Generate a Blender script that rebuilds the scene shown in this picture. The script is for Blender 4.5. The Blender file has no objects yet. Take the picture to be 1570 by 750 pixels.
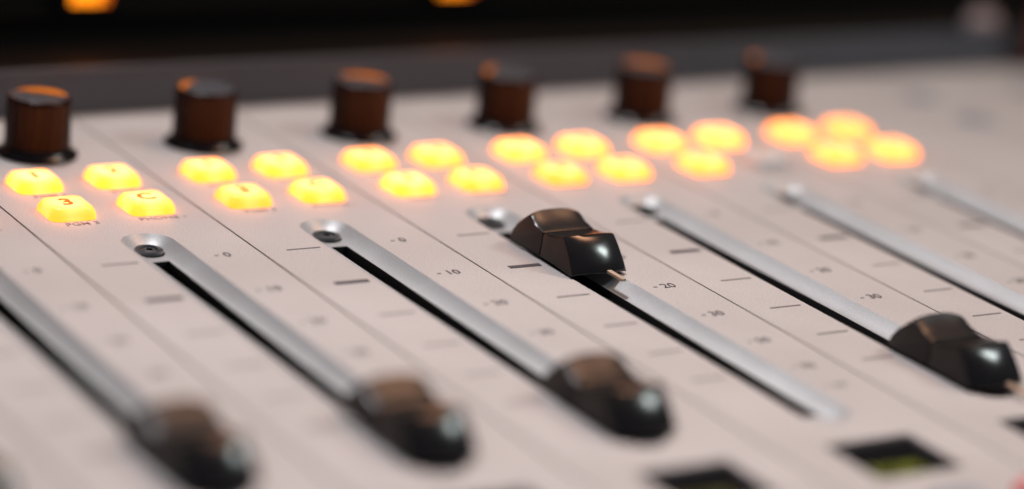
import bpy, bmesh, math, random
from mathutils import Matrix, Vector
random.seed(7)
S = bpy.context.scene
COL = S.collection
U = 0.04            # one channel strip is 40 mm wide; the builders below work in strip widths
ZP = 0.07           # height of the panel above the desk, metres

def W(x, y, z=0.0):
    return Vector((x * U, y * U, z * U + ZP))

# ------------------------------------------------------------------ camera
cam_d = bpy.data.cameras.new('camera')
cam = bpy.data.objects.new('camera', cam_d)
COL.objects.link(cam)
CR = Vector((0.85091147, -0.51523304, 0.10239426))
CU = Vector((0.07421956, 0.31088363, 0.94754569))
CF = Vector((0.52003954, 0.79867784, -0.30277482))
M = Matrix((CR, CU, -CF)).transposed().to_4x4()
M.translation = W(-4.8108329, -10.68478605, 4.17382472)
cam.matrix_world = M
cam_d.sensor_width = 36.0
cam_d.lens = 4048.13 / 1570 * 36.0
cam_d.clip_start = 0.01
cam_d.clip_end = 50.0
cam_d.dof.use_dof = True
cam_d.dof.focus_distance = 13.38 * U
cam_d.dof.aperture_fstop = 3.8
cam_d.dof.aperture_blades = 0
S.camera = cam

# ------------------------------------------------------------------ world, lamps, exposure
wd = bpy.data.worlds.new('World')
S.world = wd
wd.use_nodes = True
bg = wd.node_tree.nodes['Background']
bg.inputs[0].default_value = (0.50, 0.56, 0.72, 1)
bg.inputs[1].default_value = 0.14

def area(name, loc, target, size, power, color, size_y=None, spread=180):
    d = bpy.data.lights.new(name, 'AREA')
    d.shape = 'RECTANGLE'
    d.size = size
    d.size_y = size_y or size
    d.energy = power
    d.color = color
    d.spread = math.radians(spread)
    o = bpy.data.objects.new(name, d)
    COL.objects.link(o)
    o.location = loc
    o.rotation_euler = (Vector(target) - Vector(loc)).to_track_quat('-Z', 'Y').to_euler()
    return o

C0 = W(2.5, 0, 0)
area('studio_lamp', C0 + Vector((-0.06, 0.34, 0.86)), W(1.2, -2.4), 0.13, 0.62, (1.0, 0.98, 1.0), spread=54)
area('warm_lamp', W(0.5, -1.8, 0.17) + Vector((0.47, 0.20, 0.86)), W(0.5, -1.8), 0.24, 0.50, (1.0, 0.50, 0.28), spread=75)
area('small_lamp', C0 + Vector((0.64, -0.24, 0.73)), C0, 0.15, 3.0, (0.90, 1.0, 0.97), 0.20)

S.view_settings.view_transform = 'Standard'
S.view_settings.look = 'None'
S.view_settings.exposure = 0.0
S.view_settings.gamma = 1.0
S.render.engine = 'CYCLES'
S.cycles.use_denoising = True
S.cycles.max_bounces = 6

# ------------------------------------------------------------------ materials
def mat(name, color, rough=0.5, metal=0.0, spec=0.5, coat=0.0):
    m = bpy.data.materials.new(name)
    m.use_nodes = True
    p = m.node_tree.nodes['Principled BSDF']
    p.inputs['Base Color'].default_value = (*color, 1)
    p.inputs['Roughness'].default_value = rough
    p.inputs['Metallic'].default_value = metal
    p.inputs['Specular IOR Level'].default_value = spec
    p.inputs['Coat Weight'].default_value = coat
    return m

def grain(m, scale, bump, dist=0.00004, mix=0.0, rough_var=0.0, scale2=60):
    """fine relief, a little colour speckle and broad unevenness of the finish"""
    nt = m.node_tree
    N, L = nt.nodes, nt.links
    p = N['Principled BSDF']
    tc = N.new('ShaderNodeTexCoord')
    n = N.new('ShaderNodeTexNoise')
    n.inputs['Scale'].default_value = scale
    n.inputs['Detail'].default_value = 3
    L.new(tc.outputs['Object'], n.inputs['Vector'])
    b = N.new('ShaderNodeBump')
    b.inputs['Strength'].default_value = bump
    b.inputs['Distance'].default_value = dist
    L.new(n.outputs['Fac'], b.inputs['Height'])
    L.new(b.outputs['Normal'], p.inputs['Normal'])
    if mix:
        base = p.inputs['Base Color'].default_value[:3]
        r = N.new('ShaderNodeValToRGB')
        r.color_ramp.elements[0].position = 0.3
        r.color_ramp.elements[1].position = 0.7
        r.color_ramp.elements[0].color = (*[c * (1 - mix) for c in base], 1)
        r.color_ramp.elements[1].color = (*[min(1, c * (1 + mix)) for c in base], 1)
        L.new(n.outputs['Fac'], r.inputs[0])
        n2 = N.new('ShaderNodeTexNoise')
        n2.inputs['Scale'].default_value = scale2
        n2.inputs['Detail'].default_value = 4
        L.new(tc.outputs['Object'], n2.inputs['Vector'])
        mx = N.new('ShaderNodeMix')
        mx.data_type = 'RGBA'
        mx.blend_type = 'MULTIPLY'
        mx.inputs['Factor'].default_value = 1.0
        r2 = N.new('ShaderNodeValToRGB')
        r2.color_ramp.elements[0].position = 0.3
        r2.color_ramp.elements[1].position = 0.7
        r2.color_ramp.elements[0].color = (0.86, 0.85, 0.84, 1)
        r2.color_ramp.elements[1].color = (1, 1, 1, 1)
        L.new(n2.outputs['Fac'], r2.inputs[0])
        L.new(r.outputs[0], mx.inputs['A'])
        L.new(r2.outputs[0], mx.inputs['B'])
        L.new(mx.outputs['Result'], p.inputs['Base Color'])
    if rough_var:
        r0 = p.inputs['Roughness'].default_value
        n3 = N.new('ShaderNodeTexNoise')
        n3.inputs['Scale'].default_value = scale2 * 3
        n3.inputs['Detail'].default_value = 5
        L.new(tc.outputs['Object'], n3.inputs['Vector'])
        mr = N.new('ShaderNodeMapRange')
        mr.inputs['To Min'].default_value = max(0.02, r0 - rough_var)
        mr.inputs['To Max'].default_value = r0 + rough_var
        L.new(n3.outputs['Fac'], mr.inputs['Value'])
        L.new(mr.outputs['Result'], p.inputs['Roughness'])
    return m

PANEL = grain(mat('panel_paint', (0.565, 0.52, 0.505), 0.5, 0.0, 0.55), 3600, 0.5, 0.00006, 0.26, 0.06, 25)
ALU = grain(mat('recess_aluminium', (0.49, 0.50, 0.51), 0.45, 0.32), 2600, 0.4, 0.00004, 0.08, 0.05, 40)
RISER = grain(mat('riser_shaded', (0.098, 0.105, 0.122), 0.5), 1500, 0.3, 0.00004, 0.06, 0.05, 30)  # dark grey base holds the shade of this upright face under grazing light
BODY = grain(mat('dark_chassis', (0.012, 0.011, 0.012), 0.6), 400, 0.3)
SLOTM = mat('slot_inside', (0.022, 0.019, 0.020), 0.7)
CAPM = grain(mat('cap_plastic', (0.012, 0.0105, 0.0105), 0.2, 0.0, 0.5), 1400, 0.10, 0.00003, 0.0, 0.05, 120)
CAPS = grain(mat('cap_plastic_satin', (0.016, 0.014, 0.013), 0.30, 0.0, 0.30), 1800, 0.25, 0.00004, 0.0, 0.05, 120)
CAPD = grain(mat('cap_plastic_matt', (0.022, 0.019, 0.018), 0.55, 0.0, 0.35), 1800, 0.3, 0.00004, 0.0, 0.05, 120)
POINT = grain(mat('orange_crescent', (0.85, 0.23, 0.012), 0.35), 900, 0.1)  # raised crescent stands in for the orange on the knob tops
SKIRTM = grain(mat('knob_skirt_plastic', (0.007, 0.006, 0.006), 0.22, 0.0, 0.4), 900, 0.2, 0.00003, 0.0, 0.05, 100)
KNOBM = grain(mat('knob_plastic', (0.017, 0.0055, 0.003), 0.25, 0.0, 0.16), 900, 0.25, 0.00003, 0.0, 0.08, 100)  # base reddened to hold the buttons' orange glow on a black knob
KTOPM = grain(mat('knob_top_plastic', (0.085, 0.085, 0.095), 0.28, 0.0, 0.6), 900, 0.1, 0.00002, 0.0, 0.03, 100)  # top greyed in its base colour for the pale highlight there
SCREWM = grain(mat('screw_steel', (0.20, 0.20, 0.205), 0.30, 0.9), 1500, 0.3)
HOLEM = mat('screw_hole', (0.004, 0.004, 0.004), 0.8)
INK = mat('printed_ink', (0.065, 0.055, 0.062), 0.6)
INK2 = mat('printed_grey_ink', (0.20, 0.175, 0.178), 0.6)
INK3 = mat('caption_ink', (0.27, 0.23, 0.23), 0.6)
NUMI = mat('numeral_ink', (0.30, 0.05, 0.004), 0.6)
TAN = grain(mat('stem_metal', (0.62, 0.45, 0.33), 0.4, 0.2), 1500, 0.3)
GLASS = mat('display_glass', (0.010, 0.009, 0.010), 0.12, 0.0, 0.5)
HOUSE = grain(mat('housing_plastic', (0.011, 0.0075, 0.006), 0.6, 0, 0.25), 700, 0.3, 0.00005, 0.0, 0.08, 60)
PALE = grain(mat('pale_plastic', (0.86, 0.77, 0.77), 0.45), 700, 0.2)
UNLIT = grain(mat('unlit_button_plastic', (0.80, 0.76, 0.74), 0.35), 900, 0.2)
GREYB = grain(mat('grey_button_plastic', (0.30, 0.31, 0.34), 0.45), 900, 0.2)
BROWN = grain(mat('brown_wood', (0.42, 0.13, 0.07), 0.45), 300, 0.5, 0.0002, 0.35, 0.1, 60)
DESKM = grain(mat('desk_laminate', (0.05, 0.045, 0.042), 0.5), 300, 0.3, 0.0001, 0.15, 0.1, 12)
WALLM = grain(mat('studio_wall', (0.035, 0.03, 0.03), 0.8), 100, 0.4, 0.001, 0.1, 0.05, 3)

def emis(m, color, strength):
    p = m.node_tree.nodes['Principled BSDF']
    p.inputs['Emission Color'].default_value = (*color, 1)
    p.inputs['Emission Strength'].default_value = strength
    return m

emis(NUMI, (1.0, 0.30, 0.0), 0.55)
READOUT = emis(mat('readout_segments', (0.03, 0.04, 0.005), 0.5), (0.36, 0.38, 0.01), 0.42)
READDIM = emis(mat('readout_segments_dim', (0.03, 0.035, 0.005), 0.5), (0.22, 0.20, 0.01), 0.30)
REDB = emis(mat('red_button_plastic', (0.6, 0.12, 0.12), 0.35), (1.0, 0.22, 0.24), 0.14)

# backlit button: one lamp under the cap, so the plastic glows most over it and least at the skirt
def backlit(name, hot, cool, s_hot, s_cool):
    m = mat(name, (0.75, 0.42, 0.12), 0.35)
    nt = m.node_tree
    N, L = nt.nodes, nt.links
    p = N['Principled BSDF']
    tc = N.new('ShaderNodeTexCoord')
    ln = N.new('ShaderNodeVectorMath'); ln.operation = 'LENGTH'
    mp = N.new('ShaderNodeVectorMath'); mp.operation = 'MULTIPLY'
    mp.inputs[1].default_value = (1 / (0.17 * U), 1 / (0.17 * U), 1 / (0.5 * U))
    L.new(tc.outputs['Object'], mp.inputs[0])
    L.new(mp.outputs[0], ln.inputs[0])
    nz = N.new('ShaderNodeTexNoise')
    nz.inputs['Scale'].default_value = 260
    L.new(tc.outputs['Object'], nz.inputs['Vector'])
    ad = N.new('ShaderNodeMath'); ad.operation = 'MULTIPLY_ADD'
    ad.inputs[1].default_value = 0.35
    L.new(nz.outputs['Fac'], ad.inputs[0])
    L.new(ln.outputs['Value'], ad.inputs[2])
    r = N.new('ShaderNodeValToRGB')
    r.color_ramp.elements[0].position = 0.60
    r.color_ramp.elements[1].position = 1.05
    r.color_ramp.elements[0].color = (*hot, 1)
    r.color_ramp.elements[1].color = (*cool, 1)
    L.new(ad.outputs[0], r.inputs[0])
    mr = N.new('ShaderNodeMapRange')
    mr.inputs['From Min'].default_value = 0.35
    mr.inputs['From Max'].default_value = 1.0
    mr.inputs['To Min'].default_value = s_hot
    mr.inputs['To Max'].default_value = s_cool
    L.new(ad.outputs[0], mr.inputs['Value'])
    L.new(r.outputs[0], p.inputs['Emission Color'])
    oi = N.new('ShaderNodeObjectInfo')
    vr = N.new('ShaderNodeMapRange')
    vr.inputs['To Min'].default_value = 0.82
    vr.inputs['To Max'].default_value = 1.15
    L.new(oi.outputs['Random'], vr.inputs['Value'])
    mm = N.new('ShaderNodeMath'); mm.operation = 'MULTIPLY'
    L.new(mr.outputs[0], mm.inputs[0])
    L.new(vr.outputs[0], mm.inputs[1])
    L.new(mm.outputs[0], p.inputs['Emission Strength'])
    return m

LIT = backlit('lit_button_plastic', (1.0, 0.30, 0.10), (1.0, 0.205, 0.008), 4.1, 3.7)
LAMP = emis(mat('orange_lamp_lens', (0.6, 0.25, 0.05), 0.4), (1.0, 0.26, 0.006), 2.2)
LAMPD = emis(mat('orange_lamp_lens_dim', (0.6, 0.2, 0.04), 0.4), (1.0, 0.17, 0.004), 0.9)

# ------------------------------------------------------------------ object helpers
def tagged(o, label=None, cat=None, group=None, kind=None):
    for k, v in (('label', label), ('category', cat), ('group', group), ('kind', kind)):
        if v:
            o[k] = v
    return o

def empty(name, loc):
    o = bpy.data.objects.new(name, None)
    o.empty_display_size = 0.01
    COL.objects.link(o)
    o.location = loc
    return o

def world_loc(o):
    v = Vector((0, 0, 0))
    while o:
        v += o.location
        o = o.parent
    return v

def put(name, me, parent, loc):
    o = bpy.data.objects.new(name, me)
    COL.objects.link(o)
    if parent:
        o.parent = parent
        o.location = Vector(loc) - world_loc(parent)
    else:
        o.location = loc
    return o

def mesh(name, bm, material, smooth=None):
    """bm is in strip widths"""
    bmesh.ops.scale(bm, vec=(U, U, U), verts=bm.verts)
    bmesh.ops.recalc_face_normals(bm, faces=bm.faces)
    me = bpy.data.meshes.new(name)
    if smooth is not None:
        a = math.radians(smooth)
        for f in bm.faces:
            f.smooth = True
        for e in bm.edges:
            if len(e.link_faces) == 2:
                e.smooth = e.calc_face_angle(0) < a
    bm.to_mesh(me)
    bm.free()
    mats = material if isinstance(material, (list, tuple)) else [material]
    for m in mats:
        me.materials.append(m)
    return me

def box(bm, x0, x1, y0, y1, z0, z1, mi=0):
    v = [bm.verts.new(p) for p in ((x0, y0, z0), (x1, y0, z0), (x1, y1, z0), (x0, y1, z0),
                                   (x0, y0, z1), (x1, y0, z1), (x1, y1, z1), (x0, y1, z1))]
    for f in ((0, 3, 2, 1), (4, 5, 6, 7), (0, 1, 5, 4), (1, 2, 6, 5), (2, 3, 7, 6), (3, 0, 4, 7)):
        bm.faces.new([v[i] for i in f]).material_index = mi
    return v

def bev(bm, off, seg=2, ang=30):
    es = [e for e in bm.edges if len(e.link_faces) == 2 and e.calc_face_angle(0) > math.radians(ang)]
    bmesh.ops.bevel(bm, geom=es, offset=off, segments=seg, affect='EDGES', profile=0.5)

def loft(bm, rings, cap0=True, cap1=True, mi=0):
    R_ = [[bm.verts.new(p) for p in r] for r in rings]
    n = len(R_[0])
    for a, b in zip(R_, R_[1:]):
        for i in range(n):
            bm.faces.new((a[i], a[(i + 1) % n], b[(i + 1) % n], b[i])).material_index = mi
    if cap0:
        bm.faces.new(list(reversed(R_[0]))).material_index = mi
    if cap1:
        bm.faces.new(R_[-1]).material_index = mi
    return R_

def circ(r, z, n=48, cx=0, cy=0, flute=0, nf=24):
    out = []
    for i in range(n):
        a = 2 * math.pi * i / n
        rr = r - (flute if (i * nf * 2 // n) % 2 else 0)
        out.append((cx + rr * math.cos(a), cy + rr * math.sin(a), z))
    return out

def rrect(hx, hy, r, z, seg=6, cx=0, cy=0):
    pts = []
    for sx, sy, a0 in ((1, 1, 0), (-1, 1, 90), (-1, -1, 180), (1, -1, 270)):
        for i in range(seg + 1):
            a = math.radians(a0 + 90 * i / seg)
            pts.append((cx + sx * (hx - r) + r * math.cos(a), cy + sy * (hy - r) + r * math.sin(a), z))
    return pts

# dimensions shared by every strip (strip widths)
XC = 0.515          # recess, slot and screw
KX = 0.53           # knob and fader cap
REC_R, REC_Y0, REC_Y1 = 0.140, -2.11, 0.805        # ends of the recess centre line
SLOT_H, SLOT_Y0, SLOT_Y1 = 0.045, -2.06, 0.655
REC_D = 0.054
PY0, PY1 = -4.3, 3.05                              # front and rear edge of the panel
DX0, DX1, DY0, DY1 = 0.262, 0.738, -2.86, -2.468   # display window

def stadium(r, z, cx=XC, n=16):
    pts = []
    for i in range(n + 1):
        a = math.pi * i / n
        pts.append((cx + r * math.cos(a), REC_Y1 + r * math.sin(a), z))
    for i in range(n + 1):
        a = math.pi + math.pi * i / n
        pts.append((cx + r * math.cos(a), REC_Y0 + r * math.sin(a), z))
    return pts

# ------------------------------------------------------------------ meshes used again and again
def faceplate_mesh(kind):
    bm = bmesh.new()
    g = 0.0058
    loops = [[(g, PY0, 0), (1 - g, PY0, 0), (1 - g, PY1, 0), (g, PY1, 0)]]
    if kind == 'fader':
        loops.append(stadium(REC_R, 0))
        loops.append([(DX0, DY0, 0), (DX1, DY0, 0), (DX1, DY1, 0), (DX0, DY1, 0)])
    es = []
    outs = []
    for lp in loops:
        vs = [bm.verts.new(p) for p in lp]
        le = [bm.edges.new((vs[i], vs[(i + 1) % len(vs)])) for i in range(len(vs))]
        es += le
        outs.append(le)
    bmesh.ops.triangle_fill(bm, edges=es, use_beauty=True)
    for le in (outs[0],) + ((outs[2],) if len(outs) > 2 else ()):
        r = bmesh.ops.extrude_edge_only(bm, edges=le)
        for v in r['geom']:
            if isinstance(v, bmesh.types.BMVert):
                v.co.z = -0.06
    return mesh('faceplate', bm, PANEL)

def recess_mesh():
    bm = bmesh.new()
    rings = []
    for i in range(9):
        t = 1 - i / 8
        r = SLOT_H + (REC_R - SLOT_H) * t
        z = -REC_D * (1 - t ** 1.4)
        if i == 0:
            z = 0.0
        rings.append(stadium(r, z))
    R_ = loft(bm, rings, False, False)
    last = R_[-1]
    n = len(last) // 2
    # floor at both ends of the slot, the slot itself stays open
    a, b = last[:n], last[n:]
    z = -REC_D
    s1 = [bm.verts.new((XC - SLOT_H, SLOT_Y1, z)), bm.verts.new((XC + SLOT_H, SLOT_Y1, z))]
    bm.faces.new(a + s1)
    s0 = [bm.verts.new((XC + SLOT_H, SLOT_Y0, z)), bm.verts.new((XC - SLOT_H, SLOT_Y0, z))]
    bm.faces.new(b + s0)
    return mesh('fader_recess', bm, ALU, 40)

def slot_mesh():
    bm = bmesh.new()
    x0, x1, y0, y1, zt, zb = XC - SLOT_H, XC + SLOT_H, SLOT_Y0, SLOT_Y1, -REC_D, -0.5
    t = [bm.verts.new(p) for p in ((x0, y0, zt), (x1, y0, zt), (x1, y1, zt), (x0, y1, zt))]
    b = [bm.verts.new(p) for p in ((x0, y0, zb), (x1, y0, zb), (x1, y1, zb), (x0, y1, zb))]
    for i in range(4):
        bm.faces.new((t[i], t[(i + 1) % 4], b[(i + 1) % 4], b[i]))
    bm.faces.new(b)
    return mesh('fader_slot', bm, SLOTM)

def screw_mesh():
    bm = bmesh.new()
    # steel head with a rounded rim, a hollow and a socket
    prof = [(0.074, -0.01), (0.074, 0.006), (0.070, 0.012), (0.058, 0.015), (0.046, 0.013), (0.042, 0.002),
            (0.034, 0.000), (0.030, 0.008), (0.024, 0.010)]
    R_ = loft(bm, [circ(r, z, 36) for r, z in prof], True, False)
    hexr = []
    for i in range(36):
        a = 2 * math.pi * i / 36
        k = math.cos(math.pi / 6) / math.cos(((a + math.pi / 6) % (math.pi / 3)) - math.pi / 6)
        hexr.append((0.021 * k * math.cos(a), 0.021 * k * math.sin(a), 0.010))
    h = [bm.verts.new(p) for p in hexr]
    for i in range(36):
        bm.faces.new((R_[-1][i], R_[-1][(i + 1) % 36], h[(i + 1) % 36], h[i]))
    hb = [bm.verts.new((p[0], p[1], -0.008)) for p in hexr]
    for i in range(36):
        f = bm.faces.new((h[i], h[(i + 1) % 36], hb[(i + 1) % 36], hb[i]))
        f.material_index = 1
    f = bm.faces.new(hb)
    f.material_index = 1
    return mesh('screw', bm, [SCREWM, HOLEM], 35)

def bore_mesh():
    bm = bmesh.new()
    loft(bm, [circ(0.082, 0.0, 36), circ(0.084, 0.004, 36), circ(0.076, 0.004, 36), circ(0.075, -0.006, 36)], False, False)
    return mesh('screw_seat', bm, HOLEM, 60)

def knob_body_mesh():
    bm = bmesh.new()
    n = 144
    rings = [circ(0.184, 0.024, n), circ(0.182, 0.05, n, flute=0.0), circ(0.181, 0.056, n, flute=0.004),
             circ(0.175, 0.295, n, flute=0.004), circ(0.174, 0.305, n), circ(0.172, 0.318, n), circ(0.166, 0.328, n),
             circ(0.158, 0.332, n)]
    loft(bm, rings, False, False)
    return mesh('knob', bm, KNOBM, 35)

def knob_top_mesh():
    bm = bmesh.new()
    n = 48
    loft(bm, [circ(0.1585, 0.331, n), circ(0.152, 0.3285, n), circ(0.10, 0.325, n), circ(0.04, 0.3238, n)], False, True)
    return mesh('knob_top', bm, KTOPM, 50)

def crescent_mesh(chord):
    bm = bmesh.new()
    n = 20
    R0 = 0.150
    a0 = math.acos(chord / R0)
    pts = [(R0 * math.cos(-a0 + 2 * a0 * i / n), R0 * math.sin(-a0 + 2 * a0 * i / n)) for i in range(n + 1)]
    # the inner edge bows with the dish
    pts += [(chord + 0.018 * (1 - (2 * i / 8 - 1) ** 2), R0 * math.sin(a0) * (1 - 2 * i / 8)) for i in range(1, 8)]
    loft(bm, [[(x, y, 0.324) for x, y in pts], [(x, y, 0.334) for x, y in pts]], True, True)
    return mesh('knob_crescent', bm, POINT, 40)

def knob_skirt_mesh():
    bm = bmesh.new()
    n = 64
    loft(bm, [circ(0.222, 0.002, n), circ(0.226, 0.008, n), circ(0.222, 0.018, n), (circ(0.206, 0.027, n)), circ(0.190, 0.040, n), circ(0.183, 0.062, n)], True, True)
    return mesh('knob_skirt', bm, SKIRTM, 40)

def button_mesh(m):
    bm = bmesh.new()
    rings = [rrect(0.126, 0.126, 0.045, -0.02), rrect(0.126, 0.126, 0.045, 0.012), rrect(0.122, 0.122, 0.045, 0.030),
             rrect(0.110, 0.110, 0.040, 0.052), rrect(0.104, 0.104, 0.036, 0.059), rrect(0.096, 0.096, 0.032, 0.062),
             rrect(0.05, 0.05, 0.020, 0.063)]
    loft(bm, rings, True, True)
    return mesh('push_button', bm, m, 40)

def grid_block(bm, ys_z, half, mids=()):
    """ys_z: closed profile, each (y, z at the sides, z in the middle, y shift in the middle)"""
    nu = 13
    rows = []
    for (y, ze, zm, dy) in ys_z:
        row = []
        for j in range(nu):
            u = -1 + 2 * j / (nu - 1)
            k = 1 - u * u
            z = ze + (zm - ze) * (1 - u ** 4)
            row.append(bm.verts.new(((half - 0.09 * max(z, 0)) * u, y + dy * k, z)))
        rows.append(row)
    n = len(rows)
    for i in range(n):
        a, b = rows[i], rows[(i + 1) % n]
        for j in range(nu - 1):
            bm.faces.new((a[j], a[j + 1], b[j + 1], b[j])).material_index = 1 if i in mids else 0
    bm.faces.new([r[0] for r in rows]).material_index = 2
    bm.faces.new([r[-1] for r in reversed(rows)]).material_index = 2

def cap_mesh():
    bm = bmesh.new()
    g = 0.0055
    c = 0.018
    rear = [(c + g, 0.020, 0.020, 0), (0.305, 0.020, 0.020, 0.012), (0.318, 0.034, 0.034, 0.016), (0.300, 0.075, 0.080, 0.014),
            (0.268, 0.118, 0.128, 0.010), (0.228, 0.152, 0.168, 0.006), (0.190, 0.180, 0.198, 0.020), (0.166, 0.188, 0.210, 0.026),
            (0.156, 0.1885, 0.2105, 0.026), (0.130, 0.175, 0.191, 0.020), (0.095, 0.158, 0.170, 0.010), (0.055, 0.150, 0.155, 0.003), (c + g, 0.1455, 0.146, 0)]
    front = [(c - g, 0.1450, 0.1455, 0), (-0.04, 0.1480, 0.150, 0), (-0.09, 0.156, 0.162, -0.002), (-0.136, 0.170, 0.178, -0.010), (-0.155, 0.178, 0.186, -0.016),
             (-0.165, 0.1785, 0.187, -0.018), (-0.177, 0.170, 0.179, -0.024), (-0.206, 0.142, 0.152, -0.033), (-0.238, 0.106, 0.117, -0.040),
             (-0.268, 0.066, 0.078, -0.042), (-0.292, 0.030, 0.044, -0.042), (-0.298, 0.014, 0.028, -0.040), (-0.284, 0.010, 0.028, -0.036),
             (-0.10, 0.020, 0.040, 0), (c - g, 0.020, 0.030, 0)]
    grid_block(bm, rear, 0.168, (8, 9, 10, 11))
    grid_block(bm, front, 0.168, (0, 1, 2, 3))
    bmesh.ops.recalc_face_normals(bm, faces=bm.faces)
    bev(bm, 0.0035, 2, 38)
    return mesh('fader_cap', bm, [CAPM, CAPS, CAPD], 30)

def core_mesh():
    bm = bmesh.new()
    box(bm, -0.150, 0.150, -0.05, 0.10, 0.024, 0.132)
    return mesh('cap_core', bm, SLOTM)

def stem_mesh():
    bm = bmesh.new()
    box(bm, 0.020, 0.048, -0.47, -0.05, 0.030, 0.044)
    bev(bm, 0.003, 1)
    return mesh('fader_stem', bm, TAN)

def post_mesh():
    bm = bmesh.new()
    box(bm, -0.022, 0.022, -0.11, 0.11, -0.4, 0.05)
    return mesh('fader_post', bm, SLOTM)

def text_mesh(s, size, m, name='printed_text', extrude=0.0, bold=0.0):
    cu = bpy.data.curves.new('t', 'FONT')
    cu.body = s
    cu.size = size * U
    cu.align_x = 'CENTER'
    cu.align_y = 'CENTER'
    cu.extrude = extrude * U
    cu.offset = bold * U
    ob = bpy.data.objects.new('t', cu)
    COL.objects.link(ob)
    dg = bpy.context.evaluated_depsgraph_get()
    me = bpy.data.meshes.new_from_object(ob.evaluated_get(dg))
    me.name = name
    me.materials.clear()
    me.materials.append(m)
    bpy.data.objects.remove(ob)
    bpy.data.curves.remove(cu)
    return me

def sheet(name, hx, hy, m, t=0.0015):
    bm = bmesh.new()
    box(bm, -hx, hx, -hy, hy, 0.0, t)
    return mesh(name, bm, m)

# ------------------------------------------------------------------ setting
def plain(name, x0, x1, y0, y1, z0, z1, m):
    bm = bmesh.new()
    v = [(x0, y0, z0), (x1, y0, z0), (x1, y1, z0), (x0, y1, z0), (x0, y0, z1), (x1, y0, z1), (x1, y1, z1), (x0, y1, z1)]
    vs = [bm.verts.new(p) for p in v]
    for f in ((0, 3, 2, 1), (4, 5, 6, 7), (0, 1, 5, 4), (1, 2, 6, 5), (2, 3, 7, 6), (3, 0, 4, 7)):
        bm.faces.new([vs[i] for i in f])
    me = bpy.data.meshes.new(name)
    bmesh.ops.recalc_face_normals(bm, faces=bm.faces)
    bm.to_mesh(me); bm.free()
    me.materials.append(m)
    o = bpy.data.objects.new(name, me)
    COL.objects.link(o)
    o['kind'] = 'structure'
    return o

plain('desk_surface', -1.2, 1.8, -0.6, 1.0, -0.04, 0.0, DESKM)
plain('wall', -3.0, 4.0, 2.2, 2.3, -0.8, 2.2, WALLM)

# ------------------------------------------------------------------ mixing console
KS = list(range(-3, 6))          # strips with knob, buttons and fader
KE = list(range(6, 12))          # plain strips past the last channel
X0, X1 = KS[0], KE[-1] + 1
console = tagged(empty('mixing_console', Vector(((X0 + X1) / 2 * U, -0.6 * U, 0.0))),
                 'silver audio mixing console with black faders, black knobs and rows of lit orange buttons', 'mixing console')

# chassis: a tray under the faceplates
bm = bmesh.new()
box(bm, X0 - 0.3, X1 + 0.3, PY0 - 0.25, PY1 + 0.0, -ZP / U + 0.05, -0.72)
box(bm, X0 - 0.3, X0 - 0.006, PY0 - 0.25, PY1, -0.72, 0.02)
box(bm, X1 + 0.006, X1 + 0.3, PY0 - 0.25, PY1, -0.72, 0.02)
box(bm, X0 - 0.006, X1 + 0.006, PY0 - 0.25, PY0 - 0.006, -0.72, 0.02)
put('chassis', mesh('chassis', bm, BODY), console, W(0, 0))
for fx in (X0 + 0.4, X1 - 0.4):
    for fy in (PY0 + 0.4, PY1 - 0.4):
        bm = bmesh.new()
        loft(bm, [circ(0.2, -0.06, 24), circ(0.22, 0.0, 24)], True, True)
        put('foot', mesh('foot', bm, BODY, 40), console, W(fx, fy, -ZP / U + 0.06))
# dark tray straight under the seams
bm = bmesh.new()
box(bm, X0, X1, PY0, PY1, -0.70, -0.55)
put('inner_tray', mesh('inner_tray', bm, SLOTM), console, W(0, 0))

# rear upstand of the console
bm = bmesh.new()
box(bm, X0 - 0.3, X1 + 0.3, PY1 + 0.002, PY1 + 0.030, -0.6, 0.275)
bev(bm, 0.008, 2)
put('rear_upstand', mesh('rear_upstand', bm, RISER, 40), console, W(0, 0))

FP, FPB = faceplate_mesh('fader'), faceplate_mesh('blank')
REC, SLT, SCR, BOR = recess_mesh(), slot_mesh(), screw_mesh(), bore_mesh()
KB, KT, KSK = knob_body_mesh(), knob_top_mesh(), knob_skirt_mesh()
BLIT, BUNL, BRED, BGREY = button_mesh(LIT), button_mesh(UNLIT), button_mesh(REDB), button_mesh(GREYB)
PTA, PTB = crescent_mesh(0.045), crescent_mesh(0.095)
CAP, CORE, STEM, POST = cap_mesh(), core_mesh(), stem_mesh(), post_mesh()
MARK, MARKT = sheet('scale_mark', 0.094, 0.0065, INK2), sheet('scale_mark', 0.094, 0.019, INK)
ROWS = [0.524, 0.0, -0.464, -0.890, -1.276, -1.633, -1.885]
DIG = ['0', '10', '20', '30', '50', '70', '\u221e']
DIGM = [text_mesh(s, 0.084, INK, 'scale_number', 0.0004, 0.0006) for s in DIG]
DASH = sheet('scale_dash', 0.011, 0.005, INK2)
BT = ['1', '2', '3', 'C']
BTM = [text_mesh(s, 0.138, NUMI, 'numeral', 0.001, 0.0045) for s in BT]
LT = ['PGM 1', 'PGM 2', 'PGM 3', 'PHONE -']
LTM = [text_mesh(s, 0.066, INK3, 'button_caption', 0.0004, 0.0004) for s in LT]
BPOS = [(0.296, 1.795), (0.736, 1.795), (0.285, 1.325), (0.724, 1.325)]

# display: black window let into the faceplate, segments under it
def window_mesh():
    bm = bmesh.new()
    box(bm, DX0 + 0.001, DX1 - 0.001, DY0 + 0.001, DY1 - 0.001, -0.058, -0.022)
    return mesh('display_window', bm, GLASS)
WIN = window_mesh()

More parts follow.
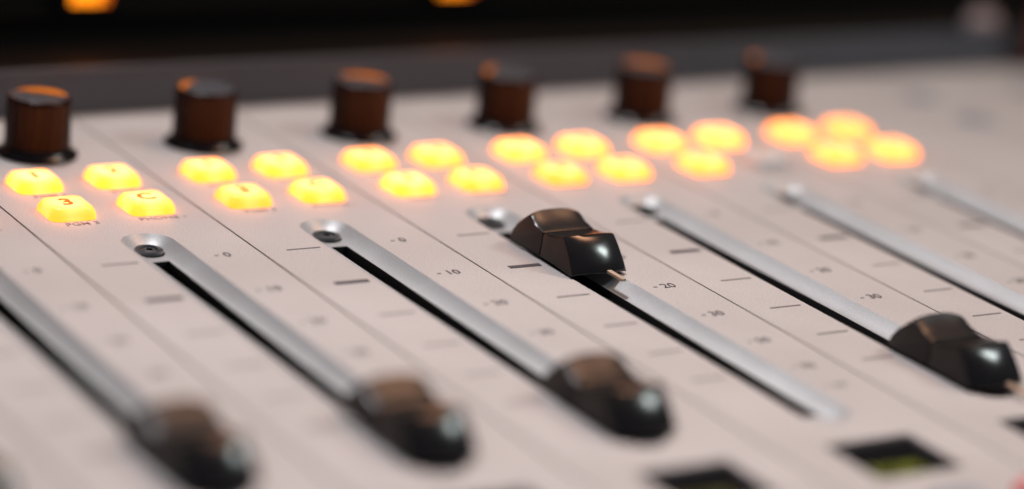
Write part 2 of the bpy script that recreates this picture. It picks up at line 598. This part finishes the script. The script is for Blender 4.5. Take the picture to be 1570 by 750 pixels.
def readout_mesh(m, seed):
    """one row of dot matrix characters"""
    r = random.Random(seed)
    bm = bmesh.new()
    glyphs = {
        'P': ['1110', '1001', '1001', '1110', '1000', '1000', '1000'],
        'G': ['0110', '1001', '1000', '1011', '1001', '1001', '0110'],
        'M': ['1001', '1111', '1111', '1001', '1001', '1001', '1001'],
        '1': ['0100', '1100', '0100', '0100', '0100', '0100', '1110']}
    x = 0.0
    for ch in 'PGM1':
        for j, row in enumerate(glyphs[ch]):
            for i, c in enumerate(row):
                if c == '1':
                    px, py = x + i * 0.0155, -j * 0.019
                    box(bm, px, px + 0.013, py - 0.016, py, 0, 0.003)
        x += 0.076
    return mesh('readout', bm, m)
RD, RDD = readout_mesh(READOUT, 1), readout_mesh(READDIM, 2)

cap_y = {2: 0.055, 0: -1.84, -1: -1.84}
for k in KS:
    put('faceplate', FP, console, W(k, 0))
    rec = put('fader_recess', REC, console, W(k, 0))
    put('fader_slot', SLT, rec, W(k, 0))
    put('screw_seat', BOR, rec, W(k + XC, 0.800, -0.050))
    s = put('screw', SCR, rec, W(k + XC, 0.800, -0.046))
    s.rotation_euler.z = random.uniform(0, 1)
    # scale
    for i, y in enumerate(ROWS):
        if i < 6:
            put('scale_mark', MARKT if i == 1 else MARK, console, W(k + 0.238, y, 0.0006))
        n = put('scale_number', DIGM[i], console, W(k + 0.815, y + 0.005, 0.0012))
        put('scale_dash', DASH, n, W(k + 0.815 - (0.058 if i == 0 else 0.080), y + 0.005, 0.0006))
    # knob
    skirt_at = W(k + KX, 2.36)
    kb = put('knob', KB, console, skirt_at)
    put('knob_skirt', KSK, kb, skirt_at)
    put('knob_top', KT, kb, skirt_at)
    pi_ = put('knob_crescent', PTA if k % 2 == 0 else PTB, kb, skirt_at)
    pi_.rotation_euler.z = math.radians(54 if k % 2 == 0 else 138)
    # buttons
    for i, (bx, by) in enumerate(BPOS):
        unlit = (k == 4 and i == 3)
        b = put('push_button', BUNL if unlit else BLIT, console, W(k + bx, by, 0.002))
        if unlit:
            b['label'] = 'unlit pale push button'
        put('numeral', BTM[i], b, W(k + bx - 0.004, by - 0.004, 0.0655))
        put('button_caption', LTM[i], console, W(k + bx + 0.02, by - 0.172, 0.0012))
    # fader cap
    y = cap_y.get(k, -1.855)
    c = put('fader_cap', CAP, console, W(k + KX + 0.003, y, 0))
    for nm, me in (('cap_core', CORE), ('fader_post', POST)) + ((('fader_stem', STEM),) if k in (2, 3) else ()):
        put(nm, me, c, W(k + KX + 0.003, y, 0))
    # display and button under it
    w = put('display_window', WIN, console, W(k, 0))
    put('readout', RD if k >= 2 else RDD, w, W(k + 0.325, -2.70, -0.0215))
    rb = put('push_button', BRED, console, W(k + 0.865, -3.26, 0.002))
    rb['label'] = 'glowing red push button'
    gb = put('push_button', BGREY, console, W(k + 0.40, -3.24, 0.002))
    gb['label'] = 'unlit grey push button'

for k in KE:
    put('faceplate', FPB, console, W(k, 0))
    for (bx, by) in ((0.87, 2.42), (0.87, 1.86)):
        b = put('push_button', BGREY, console, W(k + bx, by, -0.045))
        b['label'] = 'unlit grey push button'

# ------------------------------------------------------------------ black housing behind the console
HY = 4.2
housing = tagged(empty('display_housing', W((X0 + X1) / 2, HY, 0)),
                 'black display housing behind the console with glowing orange lamps in its face', 'display housing')
bm = bmesh.new()
box(bm, X0 - 1, X1 + 1, PY1 + 0.13, HY, -ZP / U, 0.10)
box(bm, X0 - 1, X1 + 1, PY1 + 0.035, PY1 + 0.125, -ZP / U, 0.262)
put('housing_shelf', mesh('housing_shelf', bm, HOUSE), housing, W(0, 0))
bm = bmesh.new()
box(bm, X0 - 1, X1 + 1, HY + 0.002, HY + 1.2, -ZP / U, 3.2)
put('housing_face', mesh('housing_face', bm, HOUSE), housing, W(0, 0))
for zz, hh in ((0.30, 0.012), (1.62, 0.02)):
    bm = bmesh.new()
    box(bm, X0 - 1, X1 + 1, HY - 0.05, HY, zz, zz + hh)
    put('trim_strip', mesh('trim_strip', bm, HOUSE), housing, W(0, 0))
for n in range(-1, 2):
    x = 1.575 + 2.625 * n
    lamp = None
    bm = bmesh.new()
    box(bm, -0.21, 0.21, -0.035, -0.002, 0.34, 1.15)
    bev(bm, 0.02, 2)
    fr = put('lamp_frame', mesh('lamp_frame', bm, HOUSE, 40), housing, W(x, HY))
    for i in range(5):
        bm = bmesh.new()
        xx = -0.130 + i * 0.052
        box(bm, xx, xx + 0.042, -0.045, -0.036, 0.372, 1.11)
        put('lamp_bar', mesh('lamp_bar', bm, LAMPD if i == 4 else LAMP), fr, W(x, HY))

# ------------------------------------------------------------------ two things at the far right
bm = bmesh.new()
loft(bm, [circ(0.05, 0.0, 32), circ(0.07, 0.01, 32), circ(0.115, 0.06, 32), circ(0.13, 0.12, 32), circ(0.12, 0.18, 32), circ(0.08, 0.225, 32), circ(0.03, 0.24, 32)], True, True)
pk = put('round_finial', mesh('round_finial', bm, PALE, 60), None, W(8.15, 3.32, 0.102))
tagged(pk, 'small pale round ball on the dark ledge behind the far right end of the console', 'ball')
bm = bmesh.new()
box(bm, 0, 1.1, 0, 0.2, 0.0, 1.0)
bev(bm, 0.03, 2)
br = put('wooden_block', mesh('wooden_block', bm, BROWN, 40), None, W(8.36, 2.83, 0.002))
tagged(br, 'reddish brown block standing at the far right rear corner of the console', 'block')
